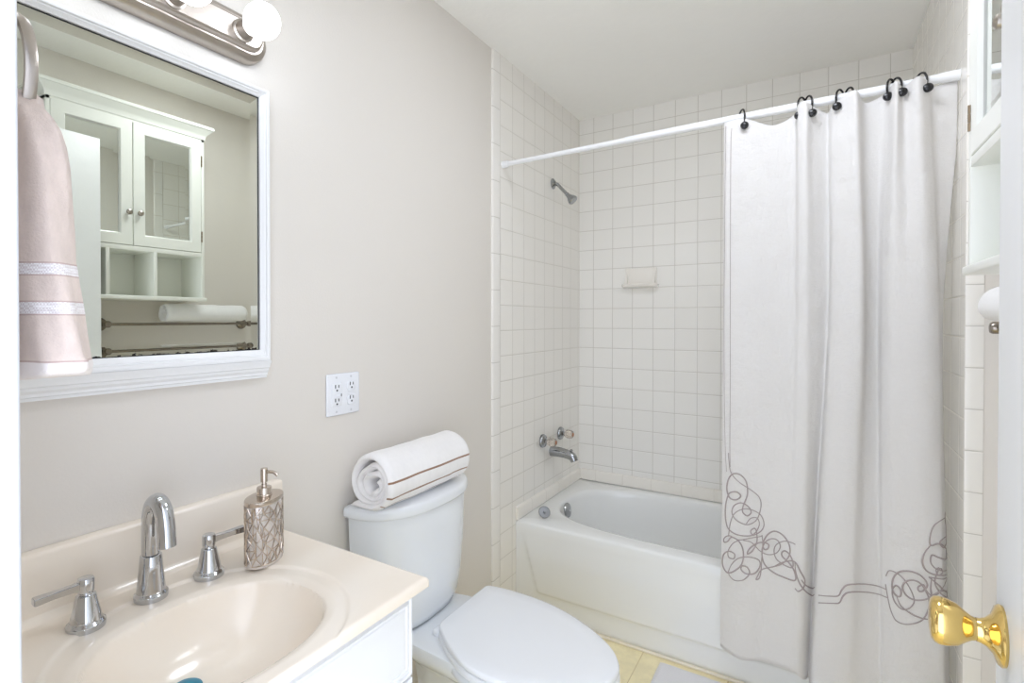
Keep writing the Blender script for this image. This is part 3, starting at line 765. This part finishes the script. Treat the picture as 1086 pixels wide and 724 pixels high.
# sink top
top = thing('vanity_sink', (0.24, -2.36, VZ), 'cream cultured marble sink top with oval basin', 'sink')
BCX, BCY, BA, BB = 0.298, -2.368, 0.150, 0.190
def top_z(x, y):
    z = VZ
    ro = sqrt(((x - 0.292) / 0.217) ** 2 + ((y - BCY) / 0.236) ** 2)
    z -= 0.004 * (1 - ss(0.965, 1.0, ro))
    r = (abs((x - BCX) / BA) ** 2.3 + abs((y - BCY) / BB) ** 2.3) ** (1 / 2.3)
    lip = ss(0.88, 1.10, r)
    z -= 0.010 * (1 - lip) 
    if r < 0.98:
        q = r / 0.98; z -= 0.118 * (1 - q ** 2.8) ** 0.72
    c = max(0.0, 1 - (x - 0.018) / 0.016); z += 0.012 * c * c       # cove up to the backsplash
    e = max(0.0, 1 - (VX - x) / 0.008, 1 - (VY1 - y) / 0.008); z -= 0.008 * (1 - sqrt(max(0, 1 - e * e)))
    return z
bm = B(); NXX, NYY = 170, 220
xs = [0.018 + (VX - 0.018) * i / NXX for i in range(NXX + 1)]; ys = [VY0 + 0.002 + (VY1 - VY0 - 0.002) * j / NYY for j in range(NYY + 1)]
g = [[bm.verts.new((x, y, top_z(x, y))) for y in ys] for x in xs]
for i in range(NXX):
    for j in range(NYY): bm.faces.new((g[i][j], g[i + 1][j], g[i + 1][j + 1], g[i][j + 1]))
bz = VZ - 0.0215
def skirt(line, fx):
    lo = [bm.verts.new(fx(v.co)) for v in line]
    for k in range(len(line) - 1): bm.faces.new((line[k], line[k + 1], lo[k + 1], lo[k]))
    return lo
skirt([g[NXX][j] for j in range(NYY + 1)], lambda c: (c.x - 0.001, c.y, bz)); skirt([g[i][NYY] for i in range(NXX + 1)], lambda c: (c.x, c.y - 0.0005, bz))
skirt([g[i][0] for i in range(NXX + 1)], lambda c: (c.x, c.y, bz))
link('sink_surface', bm, M['marble'], top, sharp=50)
bm = B(); pf = [(-0.007, VZ - 0.02), (0.018, VZ - 0.02), (0.018, 0.897), (0.0165, 0.9025), (0.012, 0.905), (-0.007, 0.905)]
loft(bm, [[Vector((x, VY0 + 0.002, z)) for x, z in pf], [Vector((x, VY1, z)) for x, z in pf]]); link('backsplash', bm, M['marble'], top, sharp=60)
# drain and stopper
ds = thing('sink_stopper', (0.2365, -2.386, 0.660), 'teal rubber stopper at the bottom of the sink', 'stopper')
zb = top_z(0.2365, -2.386)
bm = B(); lathe(bm, (0.2365, -2.386, zb + 0.001), (0, 0, 1), [(0, 0), (0.024, 0.0), (0.027, 0.004), (0.026, 0.010), (0.020, 0.014), (0.006, 0.016), (0, 0.016)], 36); link('cap', bm, M['teal'], ds)

# faucet
FX, FY = 0.088, -2.372
fz0 = max(top_z(FX + 0.029 * cos(q), FY + 0.029 * sin(q)) for q in [k * 0.4 for k in range(16)]) - 0.001
def oval_base(bm, x, y, z, a, b, h):
    rg = []
    for k, dz in ((0.98, -0.004), (1.0, 0.002), (1.0, h * 0.45), (0.93, h * 0.55), (0.88, h * 0.75), (0.80, h * 0.9), (0.72, h)):
        rg.append([Vector((x + a * k * cos(t), y + b * k * sin(t), z + dz)) for t in [2 * pi * q / 40 for q in range(40)]])
    loft(bm, rg)
fa = thing('sink_faucet', (FX, FY, VZ), 'chrome gooseneck sink faucet between the two lever handles', 'faucet')
bm = B(); oval_base(bm, FX, FY, fz0, 0.029, 0.029, 0.014); link('base', bm, M['chrome'], fa, sharp=45)
bm = B(); lathe(bm, (FX, FY, fz0 + 0.011), (0, 0, 1), [(0.0245, 0), (0.0235, 0.010), (0.0205, 0.042), (0.0185, 0.066), (0.0180, 0.068), (0.0140, 0.070), (0.0140, 0.074)], 40); link('pedestal', bm, M['chrome'], fa)
pts = [(FX, FY, fz0 + 0.083), (FX, FY, fz0 + 0.12), (FX + 0.001, FY, fz0 + 0.150), (FX + 0.009, FY, fz0 + 0.174), (FX + 0.027, FY, fz0 + 0.185), (FX + 0.045, FY, fz0 + 0.174), (FX + 0.055, FY, fz0 + 0.148), (FX + 0.059, FY, fz0 + 0.108)]
bm = B(); tube(bm, smoothpts(pts, 8), 0.0158, 28)
link('spout', bm, M['chrome'], fa)
def handle(y, dr, lab):
    x = 0.098
    fz0 = max(top_z(x + 0.029 * cos(q), y + 0.029 * sin(q)) for q in [k * 0.4 for k in range(16)]) - 0.001
    t = thing('faucet_handle', (x, y, VZ), lab, 'faucet handle', 'lever handles of the sink')
    b = B(); oval_base(b, x, y, fz0, 0.029, 0.029, 0.013); link('base', b, M['chrome'], t, sharp=45)
    b = B(); lathe(b, (x, y, fz0 + 0.011), (0, 0, 1), [(0.0235, 0), (0.0215, 0.010), (0.0170, 0.030), (0.0145, 0.043), (0.0110, 0.045), (0.0105, 0.049)], 36); link('cone', b, M['chrome'], t)
    b = B(); lathe(b, (x, y, fz0 + 0.059), (0, 0, 1), [(0, 0), (0.0115, 0), (0.0125, 0.002), (0.0125, 0.021), (0.0115, 0.0235), (0, 0.024)], 32); link('hub', b, M['chrome'], t)
    dv = Vector(dr).normalized(); sd_ = Vector((-dv.y, dv.x, 0)).normalized(); b = B(); rg = []
    for f, hw, z0, z1 in ((0.006, 0.0065, 0.004, 0.020), (0.020, 0.006, 0.008, 0.020), (0.045, 0.0065, 0.011, 0.0215), (0.068, 0.0085, 0.012, 0.0235), (0.072, 0.0085, 0.0125, 0.0235)):
        c = Vector((x, y, fz0 + 0.059)) + Vector((dv.x, dv.y, 0)) * f + Vector((0, 0, dv.z * f))
        rg.append([c + sd_ * hw + Vector((0, 0, z0)), c + sd_ * hw + Vector((0, 0, z1)), c - sd_ * hw + Vector((0, 0, z1)), c - sd_ * hw + Vector((0, 0, z0))])
    loft(b, rg); bmesh.ops.bevel(b, geom=b.edges[:], offset=0.0012, segments=2, affect='EDGES'); link('lever', b, M['chrome'], t, sharp=35)
handle(-2.482, (-0.08, -1, -0.10), 'chrome lever faucet handle left of the spout, nearest the door')
handle(-2.264, (0.22, 1, -0.02), 'chrome lever faucet handle right of the spout, beside soap dispenser')

# soap dispenser
DX, DY = 0.142, -2.165
dp = thing('soap_dispenser', (DX, DY, VZ), 'oval soap pump bottle with champagne metal lattice on the sink top', 'soap dispenser')
DA, DB, DH = 0.033, 0.050, 0.142
ROT = radians(20)
def ov(t, k, z):
    x, y = DA * k * cos(t), DB * k * sin(t); return Vector((DX + x * cos(ROT) - y * sin(ROT), DY + x * sin(ROT) + y * cos(ROT), VZ + z))
def ovr(k, z, n=56): return [ov(2 * pi * q / n, k, z) for q in range(n)]
bm = B(); loft(bm, [ovr(0.9, 0.0), ovr(0.97, 0.002), ovr(0.97, 0.010), ovr(0.96, 0.012), ovr(0.96, DH - 0.008)]); link('bottle', bm, M['bottle'], dp)
bm = B(); loft(bm, [ovr(1.0, DH - 0.010), ovr(1.015, DH - 0.009), ovr(1.015, DH - 0.002), ovr(0.98, DH), ovr(0.4, DH + 0.003)]); link('shoulder', bm, M['champ'], dp, sharp=35)
# lattice of fan-shaped cells
bm = B(); rr = random.Random(3); nodes = {}; NU, NV = 14, 8
def lat(u, v):
    k = (u % NU, v)
    if k not in nodes: nodes[k] = ((u % NU) + (0.5 if v % 2 else 0) + rr.uniform(-.28, .28), (v + (0 if v in (0, NV) else rr.uniform(-.28, .28))) / NV)
    a, b = nodes[k]; return a + (u // NU) * NU, b
def strand(a, b, r=0.0011):
    q = []
    for k in range(6):
        f = k / 5; u = a[0] + (b[0] - a[0]) * f; v = a[1] + (b[1] - a[1]) * f; q.append(ov(2 * pi * u / NU, 1.0, 0.008 + v * (DH - 0.020)))
    tube(bm, q, r, 5)
for u in range(NU):
    for v in range(NV):
        A = lat(u, v); s = 0 if v % 2 == 0 else 1
        strand(A, lat(u + s, v + 1)); strand(A, lat(u + s - 1, v + 1))
        if rr.random() < 0.75: strand(A, (A[0] + rr.uniform(-.15, .15), min(1, A[1] + 1.6 / NV)), 0.0009)
        if rr.random() < 0.4: strand(A, lat(u + 1, v), 0.0009)
link('lattice', bm, M['champ'], dp, sharp=60)
bm = B(); lathe(bm, (DX, DY, VZ + DH), (0, 0, 1), [(0.0165, 0), (0.0165, 0.004), (0.0155, 0.005), (0.0155, 0.018), (0.0145, 0.020), (0.006, 0.021), (0.0055, 0.026)], 32); link('collar', bm, M['champ'], dp)
pu = None
bm = B(); lathe(bm, (DX, DY, VZ + DH + 0.024), (0, 0, 1), [(0.0045, 0), (0.0045, 0.006), (0.0075, 0.007), (0.0080, 0.030), (0.0072, 0.036), (0, 0.0365)], 24); pu = link('pump', bm, M['champ'], dp)
bm = B(); tube(bm, smoothpts([(DX + 0.004, DY + 0.002, VZ + DH + 0.053), (DX + 0.018, DY + 0.010, VZ + DH + 0.052), (DX + 0.027, DY + 0.015, VZ + DH + 0.045)], 5), [0.0036] * 10 + [0.003], 10); link('nozzle', bm, M['champ'], pu)

# ================================================================== MIRROR
MY0, MY1, MZ0, MZ1 = -2.687, -2.063, 1.168, 1.8705    # frame outside
GY0, GY1, GZ0, GZ1 = -2.662, -2.0865, 1.2375, 1.8500  # glass opening
mi = thing('wall_mirror', (-0.008, -2.375, MZ0), 'large mirror in a white wooden frame above the sink', 'mirror')
bm = B()
X0 = -0.008
def ringrect(i, x):      # i = 0 outside .. 1 glass edge (each side scales by its own width)
    return [Vector((x, MY0 + (GY0 - MY0) * i, MZ0 + 0.042 + (GZ0 - MZ0 - 0.042) * i)), Vector((x, MY1 + (GY1 - MY1) * i, MZ0 + 0.042 + (GZ0 - MZ0 - 0.042) * i)),
            Vector((x, MY1 + (GY1 - MY1) * i, MZ1 + (GZ1 - MZ1) * i)), Vector((x, MY0 + (GY0 - MY0) * i, MZ1 + (GZ1 - MZ1) * i))]
loft(bm, [ringrect(0, X0), ringrect(0, 0.022), ringrect(0.08, 0.026), ringrect(0.25, 0.0275), ringrect(0.42, 0.026), ringrect(0.5, 0.0225), ringrect(0.62, 0.0225), ringrect(0.75, 0.020), ringrect(1.0, 0.017), ringrect(1.0, X0)], True, False)
fr = link('frame', bm, M['trim'], mi, sharp=30)
bm = B()   # stepped ledge moulding under the glass
pf = [(X0, 1.1685), (0.008, 1.1685), (0.0085, 1.174), (0.012, 1.176), (0.012, 1.181), (0.017, 1.187), (0.0175, 1.192), (0.0215, 1.1945), (0.022, 1.199), (0.0262, 1.206), (0.028, 1.211), (X0, 1.211)]
loft(bm, [[Vector((x, MY0, z)) for x, z in pf], [Vector((x, MY1, z)) for x, z in pf]]); link('ledge_moulding', bm, M['trim'], mi, sharp=25)
bm = B(); bw, tl = 0.021, tan(radians(2.3)) * 0.021
def rc(i, x): return [Vector((x, GY0 + i, GZ0 + i)), Vector((x, GY1 - i, GZ0 + i)), Vector((x, GY1 - i, GZ1 - i)), Vector((x, GY0 + i, GZ1 - i))]
R = [[bm.verts.new(p) for p in rc(i, x)] for i, x in ((0, 0.010 + tl), (bw, 0.010))]
skin(bm, R); bm.faces.new(R[1])
link('glass', bm, M['mirror'], mi, smooth=False)
bm = B(); 
for a, b, c, d in ((GY0, GY1, GZ1 - 0.0016, GZ1 + 0.001), (GY0, GY1, GZ0 - 0.001, GZ0 + 0.0014)): box(bm, 0.0105, 0.0125, a, b, c, d)
for a, b in ((GY1 - 0.0012, GY1 + 0.001), (GY0 - 0.001, GY0 + 0.0012)): box(bm, 0.0105, 0.0125, a, b, GZ0, GZ1)
link('edge_line', bm, M['dark'], mi)

# light bar
vl = thing('vanity_light_bar', (-0.008, -2.375, 1.975), 'brushed nickel vanity light bar with round white bulbs above the mirror', 'light')
def stadium(x, hy, hz, yc=-2.375, zc=1.978, n=16):
    o = []
    for k in range(n + 1): t = -pi / 2 + pi * k / n; o.append(Vector((x, yc + hy - hz + hz * cos(t), zc + hz * sin(t))))
    for k in range(n + 1): t = pi / 2 + pi * k / n; o.append(Vector((x, yc - hy + hz + hz * cos(t), zc + hz * sin(t))))
    return o
bm = B(); loft(bm, [stadium(-0.0075, 0.312, 0.054), stadium(0.006, 0.312, 0.054), stadium(0.014, 0.309, 0.050), stadium(0.020, 0.300, 0.041), stadium(0.0225, 0.296, 0.037)]); link('back_plate', bm, M['nickel'], vl, sharp=30)
bm = B(); loft(bm, [stadium(0.0225, 0.291, 0.033), stadium(0.032, 0.288, 0.030), stadium(0.035, 0.283, 0.025)]); link('raised_plate', bm, M['nickel'], vl, sharp=30)
LZ = 1.978
for k in range(4):
    y = -2.375 + (k - 1.5) * 0.155
    bm = B(); lathe(bm, (0.035, y, LZ), (1, 0, 0), [(0.025, -0.001), (0.025, 0.004), (0.0205, 0.006), (0.0205, 0.030), (0.0215, 0.033), (0.0195, 0.034), (0.018, 0.022)], 32); so = link('socket', bm, M['nickel'], vl)
    bm = B(); pf = [(0.013, 0.024), (0.0135, 0.034), (0.016, 0.040)]
    rB, cB = 0.039, 0.034 + 0.040
    for q in range(19):
        a = -1.12 + (pi / 2 + 1.12) * q / 18; pf.append((max(0, rB * cos(a)) if q < 18 else 0, cB + rB * sin(a)))
    lathe(bm, (0.035, y, LZ), (1, 0, 0), pf, 32); link('bulb', bm, M['bulb'], so)

# outlet
ou = thing('outlet_plate', (-0.008, -1.8015, 1.097), 'white double gang outlet plate on the beige wall above the toilet', 'outlet')
oy0, oy1, oz0, oz1 = -1.864, -1.739, 1.036, 1.156
bm = B(); box(bm, -0.008, -0.0015, oy0, oy1, oz0, oz1, 0.0045, 3); link('plate', bm, M['plastic'], ou)
def slots(b, y, z, x=0.0022):
    box(b, x - 0.001, x, y - 0.0075, y - 0.0048, z + 0.000, z + 0.010); box(b, x - 0.001, x, y + 0.0048, y + 0.0072, z + 0.001, z + 0.009)
    lathe(b, (x - 0.001, y, z - 0.0065), (1, 0, 0), [(0, 0), (0.0028, 0), (0.0028, 0.001), (0, 0.001)], 12)
bm = B(); box(bm, -0.002, 0.0012, -1.848, -1.811, 1.064, 1.130, 0.001); gf = link('safety_receptacle', bm, M['plastic'], ou)
for z in (1.115, 1.076): bm = B(); slots(bm, -1.8295, z); link('prong_slots', bm, M['slot'], gf)
for ya in (-1.842, -1.828): bm = B(); box(bm, 0.001, 0.0025, ya, ya + 0.010, 1.0905, 1.0975, 0.0005); link('test_button', bm, M['plastic'], gf)
bm = B(); box(bm, 0.001, 0.0022, -1.8145, -1.8125, 1.090, 1.098); link('indicator', bm, M['slot'], gf)
bm = B()
for z in (1.116, 1.076):
    rg = [[Vector((x, -1.7735 + 0.0165 * k * sse(cos(t), 0.62), z + 0.0145 * k * sse(sin(t), 0.8))) for t in [2 * pi * q / 32 for q in range(32)]] for x, k in ((-0.002, 1), (0.0008, 1), (0.0014, 0.95))]
    loft(bm, rg)
du = link('duplex_receptacle', bm, M['plastic'], ou)
for z in (1.119, 1.079): bm = B(); slots(bm, -1.7735, z); link('prong_slots', bm, M['slot'], du)
gs = paint('grey_screw', (205, 207, 212), 0.3)
for y in (-1.8295, -1.7735):
    for z in (1.145, 1.047): bm = B(); lathe(bm, (-0.002, y, z), (1, 0, 0), [(0, 0), (0.0032, 0), (0.003, 0.0013), (0, 0.0016)], 14); link('screw', bm, gs, ou)

# ================================================================== TOWEL RING + PINK TOWEL
tr = thing('towel_ring', (0.375, YN, 1.672), 'brushed nickel towel ring on the wall left of the mirror', 'towel ring')
RCX, RYY, RCZ, RR = 0.346, -2.650, 1.592, 0.076
bm = B(); lathe(bm, (RCX, YN, RCZ + RR + 0.004), (0, 1, 0), [(0, 0.0003), (0.025, 0.0003), (0.026, 0.005), (0.018, 0.012), (0.010, 0.022), (0.009, 0.050), (0.012, 0.056), (0.011, 0.066), (0, 0.068)], 28); link('post', bm, M['nickel'], tr)
bm = B(); NRG = 64; rg = []
for k in range(NRG):
    t = 2 * pi * k / NRG; wd = 0.0058; q = []
    for dr, dy in ((-0.0035, -wd), (-0.0055, 0), (-0.0035, wd), (0.002, wd), (0.004, 0), (0.002, -wd)):
        q.append(bm.verts.new((RCX + (RR + dr) * cos(t), RYY + dy, RCZ + (RR + dr) * sin(t))))
    rg.append(q)
skin(bm, rg + [rg[0]]); link('ring', bm, M['nickel'], tr, sharp=50)
ht = thing('hand_towel', (0.36, -2.655, 1.25), 'pale pink hand towel with two woven bands hanging from the towel ring', 'towel')
bm = B(); rg = []
lv = [(1.243, 0.0, 1.22), (1.246, 0.0, 1.265), (1.254, 0, 1.28), (1.268, 0, 1.24), (1.29, 0, 1.18), (1.318, 0, 1.09), (1.345, 0, 1.02), (1.372, 0, 0.96), (1.40, 0, 0.945), (1.44, 0, 0.92), (1.475, 0, 0.88), (1.50, 0, 0.82), (1.520, 0, 0.73), (1.537, 0, 0.60), (1.552, 0, 0.43)]
NA = 120
for z, _, k in lv:
    q = []
    for a in range(NA):
        t = 2 * pi * a / NA
        hx, hy = 0.140 * k, 0.036 * (0.5 + 0.5 * min(k, 1.05))
        f = 1 + 0.07 * sin(7 * t + 1) * (1 - 0.5 * k) + 0.04 * sin(12 * t)
        x = 0.358 + hx * sse(cos(t), 0.75) * (1 + 0.02 * sin(9 * t + z * 20)); y = -2.652 + hy * sse(sin(t), 0.85) * f
        y += 0.004 * noise.noise(Vector((x * 26, z * 14, 1.7)))
        q.append(Vector((x, max(y, YN + 0.004), z + (0.012 * ((x - 0.36) / 0.16) ** 2 if z < 1.262 else 0.004 * (x - 0.36) / 0.14))))
    rg.append(q)
last = rg[-1]; 
for kk, zz in ((0.9, 1.565), (0.6, 1.572)): rg.append([Vector((0.358 + (p.x - 0.358) * kk, -2.650 + (p.y + 2.652) * kk, zz)) for p in last])
loft(bm, rg); link('towel_drape', bm, M['pink'], ht, sharp=70)

# ================================================================== WALL CABINET, TOWEL BAR
CX0, CX1, CY0, CY1 = 1.414, XR, -2.055, -1.420
wc = thing('wall_cabinet', (XR, (CY0 + CY1) / 2, 1.41), 'white wall cabinet with two mirrored doors and open cubbies, behind the door', 'cabinet')
bm = B(); T = 0.014
box(bm, CX0, CX1 - 0.001, CY0, CY0 + T, 1.412, 2.20, 0.001); box(bm, CX0, CX1 - 0.001, CY1 - T, CY1, 1.412, 2.20, 0.001)
box(bm, CX0, CX1 - 0.001, CY0, CY1, 2.185, 2.20); box(bm, CX0 + 0.001, CX1 - 0.001, CY0, CY1, 1.620, 1.640, 0.001)
box(bm, CX1 - 0.008, CX1 - 0.001, CY0, CY1, 1.41, 2.20)
link('carcass', bm, M['cab'], wc, sharp=30)
bm = B(); box(bm, CX0 - 0.008, CX1 - 0.001, CY0 - 0.008, CY1 + 0.008, 1.402, 1.420, 0.004, 3); link('bottom_board', bm, M['cab'], wc)
for y in (-1.649, -1.842):
    bm = B(); box(bm, CX0, CX1 - 0.008, y - 0.0075, y + 0.0075, 1.419, 1.621, 0.001); link('divider', bm, M['cab'], wc)
bm = B(); pf = [(0.0, 2.197), (0.004, 2.197), (0.006, 2.212), (0.012, 2.222), (0.022, 2.232), (0.028, 2.240), (0.030, 2.243), (0.034, 2.244), (0.035, 2.254), (0.033, 2.258), (0.0, 2.258)]
rings_ = []
for d, z in pf: rings_.append([Vector((CX1 - 0.001, CY0 - d, z)), Vector((CX0 - d, CY0 - d, z)), Vector((CX0 - d, CY1 + d, z)), Vector((CX1 - 0.001, CY1 + d, z))])
loft(bm, rings_); link('crown_moulding', bm, M['cab'], wc, sharp=25)
YS = (CY0 + CY1) / 2 - 0.004
for a, b, kx, hy in ((CY0 + 0.0155, YS - 0.0018, YS - 0.022, CY0 + 0.013), (YS + 0.0018, CY1 - 0.0155, YS + 0.024, CY1 - 0.013)):
    z0, z1 = 1.642, 2.190; sw = 0.052
    bm = B()
    def rr_(i, x): return [Vector((x, a + i, z0 + i)), Vector((x, b - i, z0 + i)), Vector((x, b - i, z1 - i)), Vector((x, a + i, z1 - i))]
    loft(bm, [rr_(0, CX0 + 0.018), rr_(0, CX0 + 0.0012), rr_(0.002, CX0 - 0.0005), rr_(sw - 0.006, CX0 - 0.0005), rr_(sw, CX0 + 0.008), rr_(sw, CX0 + 0.017)], True, False)
    d = link('door', bm, M['cab'], wc, sharp=25)
    bm = B(); R = [[bm.verts.new(p) for p in rr_(i, x)] for i, x in ((sw - 0.001, CX0 + 0.0108), (sw + 0.020, CX0 + 0.0100))]; skin(bm, R); bm.faces.new(R[1])
    link('mirror_pane', bm, M['cabmirror'], d, smooth=False)
    bm = B(); lathe(bm, (CX0 - 0.0005, kx, 1.785), (-1, 0, 0), [(0.006, 0), (0.005, 0.006), (0.009, 0.011), (0.0125, 0.016), (0.0115, 0.022), (0.006, 0.0255), (0, 0.026)], 24); link('knob', bm, M['nickel'], d)
    for z in (1.72, 2.09):
        bm = B()
        for q in range(3): lathe(bm, (CX0 - 0.0015, hy, z - 0.027 + q * 0.018), (0, 0, 1), [(0, 0), (0.0032, 0), (0.0032, 0.0165), (0, 0.0165)], 12)
        link('hinge', bm, M['hinge'], d)
# towel bar
BXX, BZZ = 1.528, 1.291
tb = thing('towel_bar', (XR, -1.45, BZZ), 'brushed nickel towel bar under the wall cabinet', 'towel bar')
bm = B(); tube(bm, [(BXX, -1.80, BZZ), (BXX, -1.10, BZZ)], 0.0065, 16); link('bar', bm, M['aged'], tb)
for y in (-1.800, -1.100):
    bm = B(); lathe(bm, (XR - 0.0003, y, BZZ), (-1, 0, 0), [(0, 0), (0.030, 0), (0.031, 0.004), (0.028, 0.012), (0.020, 0.020), (0.012, 0.030), (0.010, 0.045), (0.012, 0.060), (0.015, 0.072), (0.015, 0.092), (0.012, 0.097), (0, 0.098)], 32); link('post', bm, M['aged'], tb)
rolled('rolled_towel', 'plain white rolled towel resting on the towel bar under the cabinet', (1.520, -1.560, BZZ + 0.0065 + 0.0495), 0.420, 0.050, M['terry'], 2.4, 0.014, 0.0, -0.4 * pi, -1, 1.0, 5, None, 0.5)

# bath mat
bmt = B(); NX2, NY2 = 60, 50; g = []
mx0, mx1, my0, my1 = 0.655, 1.25, -1.38, -0.815
for i in range(NX2 + 1):
    row = []
    for j in range(NY2 + 1):
        u, v = i / NX2, j / NY2; x = mx0 + (mx1 - mx0) * u; y = my0 + (my1 - my0) * v
        e = min(u, 1 - u) * (mx1 - mx0); f = min(v, 1 - v) * (my1 - my0); d = min(e, f)
        z = 0.0015 + 0.010 * ss(0, 0.014, d) + 0.0018 * noise.noise(Vector((x * 40, y * 40, 0)))
        row.append(bmt.verts.new((x + 0.004 * noise.noise(Vector((y * 9, 0, 2))), y, max(0.0012, z))))
    g.append(row)
for i in range(NX2):
    for j in range(NY2): bmt.faces.new((g[i][j], g[i + 1][j], g[i + 1][j + 1], g[i][j + 1]))
tag(link('bath_mat', bmt, M['mat'], None, sharp=180), 'white cotton bath mat on the floor in front of the tub', 'bath mat')
